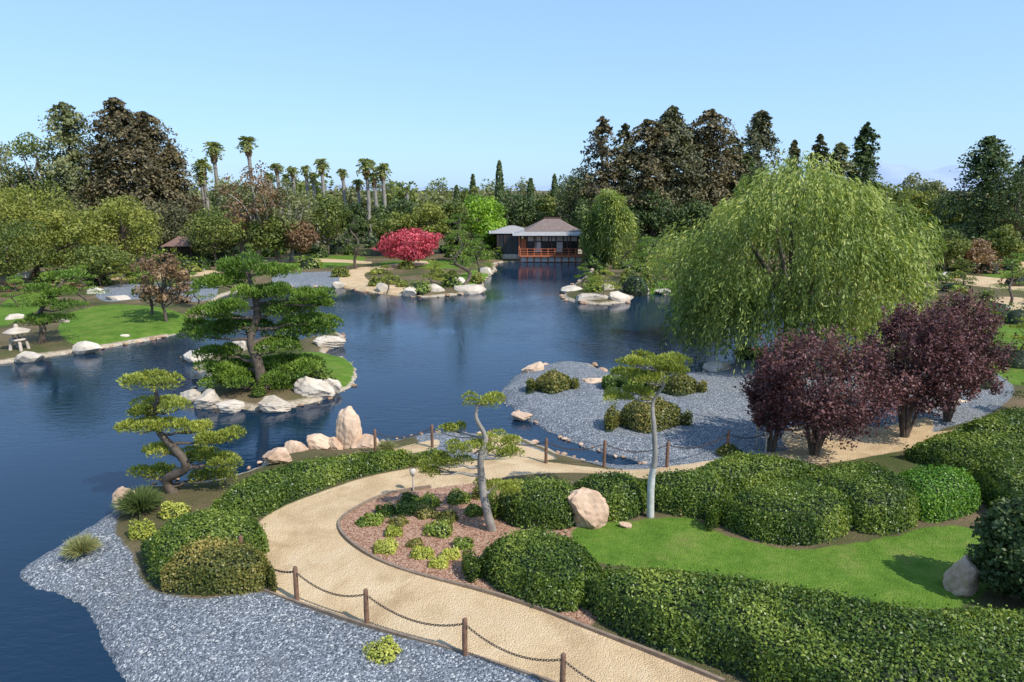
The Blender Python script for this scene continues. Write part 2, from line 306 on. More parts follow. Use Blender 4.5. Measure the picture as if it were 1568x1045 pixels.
def conifer(name,base,h,r,leafm,nb_=200,per=46,ls=.4,droop=.38,pw=.55,low=.06,irr=.35,mbuild=None,wf=1.3):
    mb=mbuild or MB(); base=np.asarray(base,float)
    tube(mb,[base-[0,0,.3],base+[0,0,h*.4],base+[0,0,h*.99]],[h*.022,h*.014,h*.002],7,1)
    zt=low+(1-low)*rng.random(nb_)**.85; a=rng.random(nb_)*6.283; ph=rng.random()*6; f1=rng.uniform(13,24)
    lob=1+irr*np.sin(zt*f1+ph)*.5+irr*np.sin(a*2+zt*9+ph)*.7+irr*rng.normal(size=nb_)*.6
    Rr=wf*r*np.clip((1-zt),0,1)**pw*np.clip(lob,.3,1.7)+.02*r
    t=rng.random((nb_,per))**.6; 
    X=np.cos(a)[:,None]*Rr[:,None]*t; Y=np.sin(a)[:,None]*Rr[:,None]*t; Z=(zt*h)[:,None]+ (.10*Rr[:,None]*t) - droop*Rr[:,None]*t**2
    sc_=(.3+.7*np.clip((1-zt)*4,0,1))[:,None,None]
    P=np.stack([X,Y,Z],-1)+rng.normal(size=(nb_,per,3))*(.085*r*(.5+t))[...,None]*np.array([1,1,.6])*sc_
    tint=np.repeat(.5+rng.normal(0,.2,nb_),per)
    leaves(mb,base+P.reshape(-1,3),np.stack([X*.7/r,Y*.7/r,np.ones_like(X)*.6],-1).reshape(-1,3),ls,.6,.7,0,tint)
    if mbuild is None: return mb.build(name,[leafm,M_bark])
def pad(mb,c,rx,ry,rz,n,ls,tint=.5,mat=0):
    k=max(6,int(9*rng.uniform(.8,1.2))); a=rng.random(k)*6.28; rr_=np.sqrt(rng.random(k))*.74
    per=n//k
    for q in range(k):
        cc=np.array(c)+[math.cos(a[q])*rr_[q]*rx,math.sin(a[q])*rr_[q]*ry,-rr_[q]**2*rz*.3+rng.normal()*rz*.12]
        s=rng.uniform(.28,.48); th=rng.random(per)*6.28; rad=np.sqrt(rng.random(per))
        x=np.cos(th)*rad;y=np.sin(th)*rad; z=np.sqrt(1-rad**2)*rng.uniform(.7,1,per); un=rng.random(per)<.15; z=np.where(un,-.15*rng.random(per),z)
        P=cc+np.stack([x*rx*s,y*ry*s,z*rz*.7],1)
        needles(mb,P-[0,0,ls*.2],np.stack([x*.7,y*.7,.9+0*x],1),ls*.85,.32,.45,mat,tint+rng.normal()*.12)
def hero_pine(name,trunk,pads,leafm,rb,n=900,ls=.14,barkm=None,white=None,yj=.5,pz=1.2,px=1.0):
    mb=MB(); b0=gp(*trunk[0]); Y0=b0[1]
    tp=[b0-[0,0,.2]]+[at(u,v,Y0+rng.normal()*.12) for u,v in trunk[1:]]
    T=spline(tp,5); rad=np.linspace(rb,rb*.28,len(T))
    tube(mb,T,rad,10,1,.5,.06)
    if white:
        k=int(len(T)*white); tube(mb,T[:k],rad[:k]*1.12,10,2,.5,.04)
    for (u,v,ru,rv) in pads:
        yy=Y0+rng.normal()*yj; c=at(u,v,yy); s=mpp(yy,c[2]); rx=ru*s*px; rz=max(rv*s*pz,.10)
        ry=rx*rng.uniform(.6,.85)
        i=int(np.argmin(np.abs(T[:,2]-(c[2]-.25*rx-.1))+.15*np.hypot(T[:,0]-c[0],T[:,1]-c[1]))); st_=T[i]
        mid=(st_+c)/2+np.array([0,0,-.12*rx])+rng.normal(size=3)*.06*rx; end=c-[0,0,rz*.45]
        tube(mb,spline([st_,(st_+mid)/2+rng.normal(size=3)*.05*rx,mid,end],4),np.linspace(rad[i]*.6,.022,13),6,1,.5,.08)
        for _ in range(5):
            a=rng.random()*6.28; e=c+np.array([math.cos(a)*rx*.65,math.sin(a)*ry*.65,-rz*.35]); tube(mb,[mid,(mid+e)/2-[0,0,.03],e],[.025,.018,.01],5,1)
        pad(mb,c-[0,0,rz*.35],rx,ry,rz,int(n*(0.3+rx*ry*1.3)),ls,.5+rng.normal()*.08)
    return mb.build(name,[leafm,barkm or M_bark,M_white])
def niwaki(name,base,h,r,leafm,np_=9,n=240,ls=.28):
    mb=MB(); base=np.asarray(base,float); cur=[base-[0,0,.2]]
    for k in range(1,6): cur.append(base+[rng.normal()*.07*h,rng.normal()*.07*h,h*k/5*.93])
    T=spline(cur,4); rad=np.linspace(h*.03,h*.008,len(T)); tube(mb,T,rad,7,1)
    for q in range(np_):
        f=(q+.7)/np_; z=h*(.22+.78*f); a=q*2.4+rng.random(); R=r*(1-.65*f)*rng.uniform(.5,.8) if q<np_-1 else 0
        c=base+[math.cos(a)*R,math.sin(a)*R,z]; pr=r*(.62-.28*f)*rng.uniform(.8,1.15)
        i=int(np.argmin(np.abs(T[:,2]-(c[2]-.2)))); tube(mb,[T[i],(T[i]+c)/2-[0,0,.05],c],[h*.012,h*.008,h*.004],5,1)
        pad(mb,c,pr,pr,pr*.36,n,ls,.5+rng.normal()*.08)
    return mb.build(name,[leafm,M_bark])
def hedge(name,lower,upper,h,leafm,dens=1100,lsf=1.0,tv=.17):
    P=np.array([gp(u,v,LZ)[:2] for u,v in lower]+[gp(u,v,LZ+h*.92)[:2] for u,v in upper[::-1]])
    poly=spline(P,4,True); lo,hi=poly.min(0),poly.max(0); Yc=poly[:,1].mean()
    ls=max(.062,.0037*Yc)*lsf; w=min(.75,.36*min(hi-lo)); ph=rng.random(8)*6.28; dirs=rng.normal(size=(8,2)); dirs=dirs/np.linalg.norm(dirs,axis=1)[:,None]*np.array([1.1,1.5,2,2.6,3.4,4.5,6,8])[:,None]
    def bumps(x,y): return sum(np.sin(x*d[0]+y*d[1]+p)/(1.2+k*.45) for k,(d,p) in enumerate(zip(dirs,ph)))
    def prof(d,x,y):
        t=np.clip(d/w,0,1); return h*(1-(1-t)**2.2)**.5*(.93+.07*bumps(x,y))
    mb=MB(); cs=.14 if Yc<30 else .25
    gx=np.arange(lo[0]-.1,hi[0]+.2,cs); gy=np.arange(lo[1]-.1,hi[1]+.2,cs); A,B=np.meshgrid(gx,gy,indexing='ij'); D=sdf(A.ravel(),B.ravel(),poly,1.0)
    Z=np.where(D>0,prof(np.maximum(D-.04,0),A.ravel(),B.ravel())*.90,-.1)+LZ; ny=len(gy)
    ii=np.arange(len(gx)-1)[:,None]*ny; jj=np.arange(ny-1)[None]; f=np.stack([ii+jj,ii+ny+jj,ii+ny+jj+1,ii+jj+1],-1).reshape(-1,4)
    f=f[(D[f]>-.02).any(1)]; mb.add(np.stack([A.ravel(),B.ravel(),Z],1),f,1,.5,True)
    area=(hi-lo).prod(); n=int(area*dens*(.065/ls)**2*1.3); x=rng.uniform(lo[0],hi[0],n); y=rng.uniform(lo[1],hi[1],n); d=sdf(x,y,poly,1.0); k=d>0.02; x,y,d=x[k],y[k],d[k]
    z=prof(d,x,y); e=.04; gxn=-(prof(sdf(x+e,y,poly,1.),x+e,y)-z)/e; gyn=-(prof(sdf(x,y+e,poly,1.),x,y+e)-z)/e
    Nn=nrm(np.stack([np.clip(gxn,-4,4),np.clip(gyn,-4,4),np.ones_like(x)],1))
    tt=.47+tv*bumps(x*1.7,y*1.7)*.8
    pos=np.stack([x,y,LZ+z],1)+Nn*(rng.normal(0,.042,len(x))+ (rng.random(len(x))<.12)*rng.random(len(x))*.14)[:,None]
    leaves(mb,pos,Nn,ls,.6,.65,0,tt)
    L=np.linalg.norm(np.roll(poly,-1,0)-poly,axis=1); ns=int(L.sum()*h*dens*(.065/ls)**2*1.1); idx=rng.choice(len(poly),ns,p=L/L.sum()); t=rng.random(ns)[:,None]
    a=poly[idx]; bb=poly[(idx+1)%len(poly)]; q=a+(bb-a)*t; ed=bb-a; nn=np.stack([ed[:,1],-ed[:,0]],1); nn/=np.linalg.norm(nn,axis=1)[:,None]+1e-9
    area2=np.sum(poly[:,0]*np.roll(poly[:,1],-1)-np.roll(poly[:,0],-1)*poly[:,1]); nn*=np.sign(area2)
    zz=rng.random(ns)**.9*h*.75; inn=w*(1-np.sqrt(np.clip(1-(zz/h)**2,0,1)))*.6
    q=q-nn*(inn+rng.normal(0,.04,ns))[:,None]
    dq=sdf(q[:,0],q[:,1],poly,1.0); lim=prof(np.clip(dq+.1,0,9),q[:,0],q[:,1]); kk=(zz<lim*1.05+.05)&(dq>-.12); q,nn,zz=q[kk],nn[kk],zz[kk]
    leaves(mb,np.stack([q[:,0],q[:,1],LZ+zz],1),np.stack([nn[:,0],nn[:,1],.35+0*zz],1),ls,.6,.55,0,.42+tv*bumps(q[:,0]*2,q[:,1]*2))
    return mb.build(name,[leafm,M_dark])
def shrub(mb,u,v,w,hpx,n=350,mat=0,asp=.6,lsf=1):
    b=gp(u,v); s=mpp(b[1],.5); rx=w*s/2; rz=hpx*s; ls=max(.06,.0042*b[1])*lsf
    t=.5+rng.normal()*.15
    D=nrm(rng.normal(size=(n,3))); D[:,2]=np.abs(D[:,2])
    lob=1+.14*np.sin(D[:,0]*5+u)+.12*np.sin(D[:,1]*6+v)
    leaves(mb,b+np.array([0,rx*.6,0])+D*np.array([rx,rx*.8,rz])*(rng.uniform(.8,1.08,n)*lob)[:,None],D+[0,0,.2],ls,asp,.6,mat,t)
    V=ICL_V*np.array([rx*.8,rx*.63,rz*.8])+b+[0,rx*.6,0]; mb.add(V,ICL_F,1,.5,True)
def H(u,v,vt):
    b=gp(u,v); return b,at(u,vt,b[1])[2]-LZ
# ---------------------------------------------------------------- hedges
hedge('azalea_hedge',[(258,905),(330,912),(400,905),(414,890)],[(248,855),(290,828),(350,818),(400,830),(416,862)],.85,G_hedger)
hedge('azalea_hedge',[(222,850),(245,895),(330,890),(400,850)],[(226,812),(262,785),(330,772),(385,778),(405,800)],.85,G_hedge)
hedge('azalea_hedge',[(330,800),(400,792),(440,768),(500,746),(560,729),(620,716),(672,705)],[(330,755),(380,720),(440,702),(520,690),(600,680),(665,683)],.8,G_hedge)
hedge('boxwood_hedge',[(752,782),(790,806),(855,812),(885,802)],[(755,748),(790,731),(850,727),(890,742)],1.0,G_hedge)
hedge('boxwood_hedge',[(875,772),(910,796),(960,796),(986,782)],[(868,730),(910,716),(960,716),(986,728)],1.0,G_hedge)
hedge('boxwood_hedge',[(985,775),(1040,790),(1110,795)],[(985,722),(1040,712),(1110,716)],1.0,G_hedge)
hedge('boxwood_hedge',[(1030,745),(1100,765),(1260,745)],[(1040,718),(1100,693),(1180,690),(1260,705)],.9,G_hedge)
hedge('boxwood_hedge',[(1093,800),(1150,826),(1225,836),(1290,820),(1310,795)],[(1090,762),(1130,738),(1200,726),(1280,734),(1315,752)],1.1,G_hedge)
hedge('boxwood_hedge',[(1290,805),(1350,818),(1400,805),(1400,765)],[(1230,722),(1290,702),(1350,706),(1400,732)],1.0,G_hedge)
hedge('boxwood_hedge',[(1385,790),(1430,800),(1490,785)],[(1345,728),(1400,706),(1460,706),(1500,730)],1.0,G_hedgeb)
hedge('boxwood_hedge',[(1390,705),(1480,735),(1568,775),(1680,780)],[(1400,670),(1450,655),(1520,660),(1680,690)],.9,G_hedge)
hedge('boxwood_hedge',[(1480,740),(1540,800),(1640,820)],[(1490,705),(1560,700),(1640,720)],1.0,G_hedge)
hedge('boxwood_hedge',[(1460,680),(1560,695),(1680,700)],[(1465,645),(1520,625),(1568,618),(1680,620)],.9,G_hedge)
hedge('boxwood_hedge',[(715,868),(780,912),(850,937),(905,925),(930,890)],[(722,842),(760,812),(830,802),(890,818),(930,855)],.95,G_hedge,1100,1.1)
hedge('boxwood_hedge',[(895,928),(960,975),(1100,1022),(1200,1070),(1400,1130),(1800,1150)],[(900,868),(960,852),(1100,865),(1250,888),(1400,918),(1568,912),(1800,905)],1.05,G_hedge,1050,1.1)
hedge('garden_bush',[(812,592),(845,603),(882,592)],[(812,576),(845,563),(880,573)],.8,G_hedger)
hedge('garden_bush',[(935,645),(990,662),(1052,648)],[(935,620),(990,598),(1050,614)],1.1,G_hedger)
hedge('garden_bush',[(1000,597),(1040,606),(1078,597)],[(1000,578),(1040,568),(1074,578)],.8,G_hedger)
hedge('garden_bush',[(928,588),(965,598),(1005,590)],[(928,578),(965,568),(1000,576)],.7,G_hedge)
# ---------------------------------------------------------------- hero pines
hero_pine('black_pine_tree',[(402,598),(396,560),(384,520),(394,480),(386,440),(376,412)],
 [(370,402,42,15),(425,410,30,13),(345,428,46,15),(408,444,44,16),(316,474,36,14),(362,464,38,14),(470,448,38,14),(494,462,20,9),(440,468,44,16),(458,496,58,19),(318,508,38,13),(372,492,46,16),(484,486,34,14),(400,562,72,15),(340,553,46,13),(455,553,46,14),(365,580,46,11),(438,526,48,14),(335,534,34,11),(420,586,44,10),(298,492,20,9)],G_pine,.26,1200,.19,yj=.8,pz=1.4,px=1.1)
hero_pine('pine_tree',[(268,752),(256,735),(285,716),(270,690),(246,665),(236,640),(241,610),(234,592)],
 [(232,578,48,15),(254,617,44,11),(220,650,42,12),(262,647,30,10),(302,653,28,11),(332,665,40,14),(248,685,26,9),(236,718,38,13),(298,697,42,12),(344,702,32,12),(325,726,36,13),(220,626,24,8)],G_pine2,.16,2000,.12,yj=.3,px=1.05,pz=1.45)
hero_pine('pine_tree',[(755,810),(743,770),(738,735),(736,700),(743,670),(729,640),(733,618)],
 [(733,609,36,12),(698,654,24,8),(762,669,36,11),(772,689,27,10),(714,681,34,10),(680,703,40,12),(747,740,26,8),(668,718,28,8),(777,743,32,9)],G_pine2,.13,2300,.09,M_barkg,yj=.25,px=1.05,pz=1.4)
hero_pine('pine_tree',[(996,790),(997,740),(1003,700),(1001,650),(1000,615),(1016,590),(1012,568)],
 [(1005,547,42,12),(1034,563,28,9),(958,568,30,9),(948,602,28,10),(996,575,34,9),(972,552,24,8),(976,598,22,8)],G_pine2,.10,2200,.11,M_barkg,.32,yj=.25,px=1.1,pz=1.35)
hero_pine('pine_tree',[(62,525),(66,505),(60,485),(72,460),(90,440),(98,428)],
 [(104,420,34,11),(72,440,34,12),(55,462,32,12),(104,466,29,10),(48,487,26,10),(84,487,30,10),(92,446,26,9)],G_pine,.2,420,.22,yj=.6,px=1.1)
# ---------------------------------------------------------------- willows
def willow(name,base,h,r,domes,strands,per,ls,L0,leafm,asp=.22,zlo=-.35,cz=.52,rzf=.36):
    mb=MB(); base=np.asarray(base,float)
    for q in range(5):
        a=q*1.3+.3; e=base+[math.cos(a)*r*.5,math.sin(a)*r*.5,h*.72]
        tube(mb,spline([base-[0,0,.3],base+[math.cos(a)*.3,math.sin(a)*.3,h*.25],base+[math.cos(a)*r*.25,math.sin(a)*r*.25,h*.5],e],4),np.linspace(h*.03,h*.007,13),8,1)
    D=nrm(rng.normal(size=(domes,3))); D[:,2]=rng.uniform(zlo,1,domes); hz_=np.sqrt(np.clip(1-D[:,2]**2*.9,.05,1)); aa=rng.random(domes)*6.283; D=np.stack([np.cos(aa)*hz_,np.sin(aa)*hz_,D[:,2]],1)
    C=base+np.array([0,0,h*cz])+D*np.array([r*.76,r*.76,h*rzf])*rng.uniform(.68,1.08,(domes,1))
    sp_=strands//domes
    for c in C:
        zf=np.clip((c[2]-base[2])/h,0,1); dr=r*rng.uniform(.13,.30); Ds=nrm(rng.normal(size=(sp_,3))); Ds[:,2]=np.abs(Ds[:,2])*.9
        S=c+Ds*dr*np.array([1,1,.8])*rng.uniform(.6,1,(sp_,1)); out_=S-c*.6-base*.4; out_[:,2]=0; out_=nrm(out_)
        tint=.5+rng.normal()*.19
        Lh=L0*rng.uniform(.3,1.0,sp_)*rng.uniform(.7,1.3); Lh=np.minimum(Lh,S[:,2]-base[2]-.1*rng.random(sp_)); Lh=np.maximum(Lh,.2)
        t=np.linspace(0,1,per)[None]+rng.normal(0,.02,(sp_,per)); 
        P=S[:,None]+out_[:,None]*((1-(1-np.clip(t,0,1))**2)*.35*dr)[...,None]; P[...,2]-=Lh[:,None]*(t**1.3)
        wv=rng.normal(size=(sp_,1,3))*.08*t[...,None]*dr; P=P+wv+rng.normal(0,.05,P.shape)
        dd=np.zeros_like(P)+[0,0,-1.]; dd+=out_[:,None]*(1.2*(1-t))[...,None]
        tt=np.repeat(tint+rng.normal(0,.15,sp_),per)
        k=P[...,2].ravel()>.15
        needles(mb,P.reshape(-1,3)[k],dd.reshape(-1,3)[k],ls,asp,.45,0,tt[k])
    return mb.build(name,[leafm,M_bark])
b,h=H(1212,548,258); willow('weeping_willow_tree',b+[0,0.5,0],h*1.03,7.0,105,6600,16,.26,2.9,G_will,.25,-.75,.50,.42)
b,h=H(934,402,270); willow('weeping_willow_tree',b,h,3.7,26,1800,14,.55,6.0,G_will,.22)
# ---------------------------------------------------------------- plum trees
def plum(u,v,vt,w,nl=17000,ls=.105):
    b,h=H(u,v,vt); mb=MB(); r=w*mpp(b[1])/2; tops=[]
    for q in range(9):
        a=q*.7*2+rng.random()*.5; e=b+[math.cos(a)*r*.62,math.sin(a)*r*.62,h*rng.uniform(.6,.82)]
        s=b+[math.cos(a)*.08,math.sin(a)*.08,-.1]; p=spline([s,b+[math.cos(a)*r*rng.uniform(.1,.3),math.sin(a)*r*rng.uniform(.1,.3),h*.3],e],5); tube(mb,p,np.linspace(.06,.015,len(p)),7,1,.5,.05); tops+= [p[5],p[7],p[9],p[10]]
    tops=np.array(tops); nc=110
    D=nrm(rng.normal(size=(nc,3))); rd=rng.uniform(.3,1,nc)**.5; C=b+[0,0,h*.56]+D*rd[:,None]*np.array([r*.95,r*.95,h*.40])
    for c in C:
        j=np.argmin(np.linalg.norm(tops-c,axis=1)); tube(mb,[tops[j],(tops[j]+c)/2,c+[0,0,.25]],[.018,.012,.005],4,1)
        t=.5+rng.normal()*.17; n=nl//nc; k=rng.uniform(.12,.26)*r
        P=c+nrm(rng.normal(size=(n,3)))*rng.random((n,1))**.5*k*np.array([1,1,1.2]); leaves(mb,P,(P-c)+[0,0,.3*k],ls,.6,.7,0,t)
        for _ in range(3):
            m_=24; zz=rng.random(m_); dv=nrm(np.array([rng.normal()*.5,rng.normal()*.5,.8])); leaves(mb,c+dv*(k*.6+zz*.6)[:,None]+rng.normal(0,.04,(m_,3)),np.tile([0,0,1.],(m_,1)),ls,.5,.9,0,t+.08)
    mb.build('purple_plum_tree',[G_plum,M_bark])
plum(1246,696,508,215); plum(1385,668,472,165); plum(1450,645,455,150,12000); plum(1180,690,560,80,4000)
# ---------------------------------------------------------------- background trees
def T(kind,u,v,vt,w,mat,**kw):
    b,h=H(u,v,vt); r=w*mpp(b[1],5)/2; ls=max(.14,.0034*b[1])
    if kind=='b': return broad(kw.pop('name','broadleaf_tree'),b,h,r,mat,ls=kw.pop('ls',ls),**kw)
    if kind=='c': return conifer(kw.pop('name','redwood_tree'),b,h,r,mat,ls=kw.pop('ls',ls*1.2),**kw)
    if kind=='n': return niwaki('garden_pine_tree',b,h,r,mat,ls=ls*.85,**kw)
big=dict(pw=.36,irr=.55,nb_=430,per=46)
L=[('b',15,388,210,110,G_gry,dict(nc=60,cr=.24)),('b',78,388,188,100,G_broad,dict(nl=6000,nc=60,cr=.24)),('c',128,388,157,84,G_gry,dict(pw=.45,irr=.5,nb_=300)),
('c',203,388,150,88,G_conb,big),('c',243,387,172,88,G_conb,big),('c',278,386,222,60,G_conb,dict(pw=.45,irr=.5,nb_=240)),('c',176,386,210,56,G_gry,dict(pw=.5,irr=.5,nb_=200)),('b',40,386,245,110,G_broad),
('b',-40,440,270,200,G_yel,dict(nl=9000,nc=90,cr=.22)),('b',60,428,265,150,G_yel,dict(nl=9000,nc=90,cr=.22)),('b',20,445,330,160,G_broad,dict(nl=8000,nc=80,cr=.22)),('b',115,432,310,140,G_yel,dict(nl=8000,nc=80,cr=.22)),('b',195,425,298,130,G_yel,dict(nl=7500,nc=80,cr=.22)),
('b',155,438,370,110,G_broad),('b',245,400,300,110,G_con),('b',330,408,312,95,G_broad),('b',345,400,330,80,G_dark),
('b',395,402,245,110,G_rust,dict(nl=3600,nc=70,cr=.18,barkm=M_barkg,th=.25)),('b',372,400,262,100,G_gry,dict(nl=3200,nc=60,cr=.2,barkm=M_barkg,th=.25)),('b',445,400,272,105,G_gry,dict(nl=3000,nc=60,cr=.2,barkm=M_barkg,th=.2)),('b',425,402,322,90,G_broad),('b',462,402,335,60,G_rust),
('b',502,392,292,100,G_broad),('b',545,388,300,50,G_dark),('b',612,388,298,90,G_dark),('b',600,392,318,70,G_broad),('b',655,392,305,85,G_yel),('b',690,390,300,60,G_broad),
('b',735,385,297,85,G_lime,dict(nl=5000,nc=70,cr=.22)),('b',752,388,335,60,G_lime),('b',790,376,292,70,G_dark),('b',830,372,295,60,G_broad),('b',700,400,350,40,G_broad),
('b',885,378,252,80,G_gry,dict(nl=6000)),('b',900,382,300,60,G_dark),('b',1000,380,290,80,G_dark),('b',1060,380,300,80,G_dark),('b',960,380,310,70,G_dark),
('c',918,380,180,60,G_conb,dict(pw=.4,irr=.5)),('c',950,378,190,60,G_con,dict(pw=.45,irr=.5)),('c',985,378,184,66,G_conb,dict(nb_=280,pw=.36,irr=.5)),('c',1020,376,164,80,G_con,dict(nb_=380,pw=.36,irr=.45)),('c',1076,374,169,84,G_conb,dict(nb_=380,pw=.33,irr=.45)),('c',1048,374,196,70,G_con,dict(pw=.4)),('c',1000,376,205,60,G_con,dict(pw=.4)),('c',1112,370,210,50,G_con,dict(pw=.4)),
('c',1152,364,170,66,G_con,dict(pw=.42,irr=.55,nb_=260)),('c',1205,352,216,30,G_con),('c',1243,352,206,32,G_con),('c',1275,352,220,50,G_gry,dict(pw=.4)),('c',1312,352,189,46,G_dark,dict(pw=.5)),('c',1135,372,235,60,G_dark),
('c',1492,395,210,90,G_dark,dict(pw=.4,nb_=300,irr=.5)),('b',1545,400,240,110,G_dark),('c',1555,390,230,60,G_con),('b',1420,375,268,60,G_gry),('b',1450,385,290,70,G_broad),('b',1395,380,285,60,G_yel),('b',1620,400,250,120,G_dark),
('b',1485,418,362,75,G_rust,dict(nl=3000)),('b',1445,420,345,60,G_broad),('b',1530,408,345,60,G_broad),
('b',626,408,348,108,G_red,dict(nl=6000,th=.12,nc=80,cr=.24,name='crepe_myrtle_tree')),
('b',255,492,388,95,G_rust,dict(nl=2600,nc=60,cr=.16,th=.22,ls=.2,name='small_maple_tree')),('b',232,482,400,60,G_broad,dict(nl=800,nc=30,cr=.2,ls=.2)),
('n',705,442,330,78,G_pine,dict(np_=11)),('n',545,412,330,52,G_dark,dict(np_=10)),('n',735,425,360,50,G_pine),('n',665,444,400,46,G_pine2,dict(np_=7)),('n',592,447,408,40,G_yel,dict(np_=6)),
('n',990,430,365,70,G_pine),('n',1040,428,358,80,G_pine),('n',960,420,362,60,G_broad),('n',1075,432,380,70,G_pine),('n',1010,440,385,60,G_pine2),('n',925,455,415,48,G_pine2,dict(np_=7)),('n',895,440,405,36,G_pine,dict(np_=6)),
('n',130,470,408,60,G_pine),('n',30,470,425,60,G_pine),('n',185,440,400,40,G_yel),('n',300,470,420,50,G_pine),
('n',1500,545,470,70,G_pine),('n',1545,470,390,60,G_pine),('n',1470,450,400,50,G_broad),('n',1560,560,490,60,G_pine2),('n',1590,640,560,80,G_broad)]
for it in L:
    kw=dict(it[6]) if len(it)>6 else {}
    T(*it[:6],**kw)
for u,vt,w in[(765,247,13),(725,268,10),(812,274,12),(848,268,10),(700,285,10)]:
    b,h=H(u,352,vt); mb=MB(); n=1600; z=rng.random(n); a=rng.random(n)*6.28; R=w*mpp(b[1],5)/2*np.sin(np.pi*np.clip(z*.9+.08,0,1))**.6
    leaves(mb,b+np.stack([np.cos(a)*R,np.sin(a)*R,z*h],1),np.stack([np.cos(a),np.sin(a),.4+0*a],1),.7,.5,.4); tube(mb,[b,b+[0,0,h*.9]],[.3,.1],6,1)
    mb.build('cypress_tree',[G_dark,M_bark])
# palms
def palm(u,v,vt,w=26,dead=True):
    b,h=H(u,v,vt); s=mpp(b[1],8); R=w*s/2; mb=MB(); c=b+[0,0,h-R*.75]
    tube(mb,[b,b+[.2,0,h*.5],c],[.45,.32,.28],8,1)
    for q in range(34):
        a=rng.random()*6.28; el=rng.uniform(-.7,1.3); Lr=R*rng.uniform(.8,1.1); t=np.linspace(.15,1,9)
        px=np.cos(el)*t*Lr; pz=np.sin(el)*t*Lr-.5*t**2*Lr
        P=c+np.stack([np.cos(a)*px,np.sin(a)*px,pz],1); Dn=np.gradient(P,axis=0); side=nrm(np.cross(Dn,[0,0,1.]))
        for sg in(1,-1): needles(mb,P,Dn*.8+side*sg*np.linalg.norm(Dn,axis=1)[:,None]*1.2,R*.34,.42,.2,0,.55+rng.normal()*.12)
    if dead: lump(mb,c-[0,0,R*.8],(R*.34,R*.34,R*.8),260,R*.3,2,.5)
    mb.build('palm_tree',[G_palm,M_barkg,G_straw])
for p in[(322,380,240,28),(340,378,214,30),(392,378,205,30),(318,380,262,22),(432,372,247,20),(455,372,252,20),(475,372,252,18),(499,374,240,24),(530,372,256,18),(566,374,240,30),(590,374,247,26),(577,374,262,22),(552,372,272,20),(445,372,265,18),(420,372,262,18),(485,372,262,18),(728,360,285,14),(625,360,285,12)]: palm(*p)
# distant tree mass
mb=MB(); mb2=MB()
for q in range(160):
    u=rng.uniform(-500,2100); Yd=rng.uniform(150,300); vt=rng.uniform(270,294) if rng.random()<.75 else rng.uniform(256,272)
    tp=at(u,vt,Yd); h=tp[2]-LZ; broad('x',[tp[0],Yd,LZ],h,rng.uniform(4,8),None,nl=1000,ls=.95,th=.02,nc=22,cr=.38,mbuild=mb if q%2 else mb2,tv=.2)
for q in range(90):
    u=rng.uniform(-600,2200); Yd=rng.uniform(118,150); tp=at(u,rng.uniform(305,345),Yd); h=tp[2]-LZ
    broad('x',[tp[0],Yd,LZ],h,rng.uniform(3.5,6),None,nl=1100,ls=.55,th=.0,nc=20,cr=.4,mbuild=mb if q%2 else mb2,tv=.2)
mb.build('distant_trees',[G_broad,M_bark]); mb2.build('distant_trees',[G_gry,M_bark])
# garden shrubs (mass)
def shrubs(name,mat,items,zones=(),n=320):
    mb=MB()
    for it in items: shrub(mb,*it,n=n)
    for (u0,u1,v0,v1,cnt,w,hp) in zones:
        for _ in range(cnt):
            u=rng.uniform(u0,u1); v=rng.uniform(v0,v1); k=(v-290)/120; shrub(mb,u,v,w*rng.uniform(.6,1.4)*k,hp*rng.uniform(.6,1.3)*k,n=int(n*.7))
    mb.build(name,[mat,M_dark])
shrubs('garden_shrubs',G_hedge,[(975,448,52,30),(470,412,40,20),(690,440,30,18),(1055,445,40,22),(910,448,30,16),(640,448,40,16)],[(0,320,400,412,16,34,20),(0,320,412,440,8,20,14),(320,560,386,396,12,26,14),(680,760,388,410,12,24,20),(905,1090,388,425,34,26,18),(1430,1640,395,470,12,26,15),(1500,1640,470,610,7,30,16)])
shrubs('garden_shrubs',G_yel,[(520,425,26,14),(575,438,26,12),(1160,548,70,14),(730,432,22,12)],[(0,300,410,450,9,22,14),(560,700,405,440,8,18,9),(910,1090,400,445,14,22,12),(1430,1640,400,480,8,24,12)])
shrubs('garden_shrubs',G_rust,[(1470,412,50,30),(1520,420,40,26)],[(0,300,415,470,6,20,12),(1430,1640,400,560,8,26,14)])
shrubs('garden_shrubs',G_dark,[(330,404,40,22),(300,410,50,24)],[(0,560,382,396,24,40,26),(560,780,378,390,16,34,22),(900,1100,376,392,18,40,26),(1380,1640,374,390,20,40,24)])
shrubs('garden_shrubs',G_chart,[(212,825,38,24),(585,1012,54,22),(645,858,34,16),(672,872,30,14),(590,848,36,16),(690,858,28,14),(262,795,40,22),(600,822,26,12)],n=900)
shrubs('garden_shrubs',G_hedge,[(672,822,44,18),(590,792,30,16),(620,790,36,16),(655,778,38,14),(570,805,30,14),(700,772,36,16),(625,772,28,12),(725,790,30,12),(555,806,22,10),(485,590,46,30),(395,606,20,14),(760,790,30,14),(708,842,30,14)],n=800)
shrubs('garden_shrubs',G_hedger,[(650,795,34,16),(685,800,32,14),(610,806,30,10),(740,765,34,16),(1045,790,34,12),(1120,700,40,14),(635,840,26,10)],n=700)
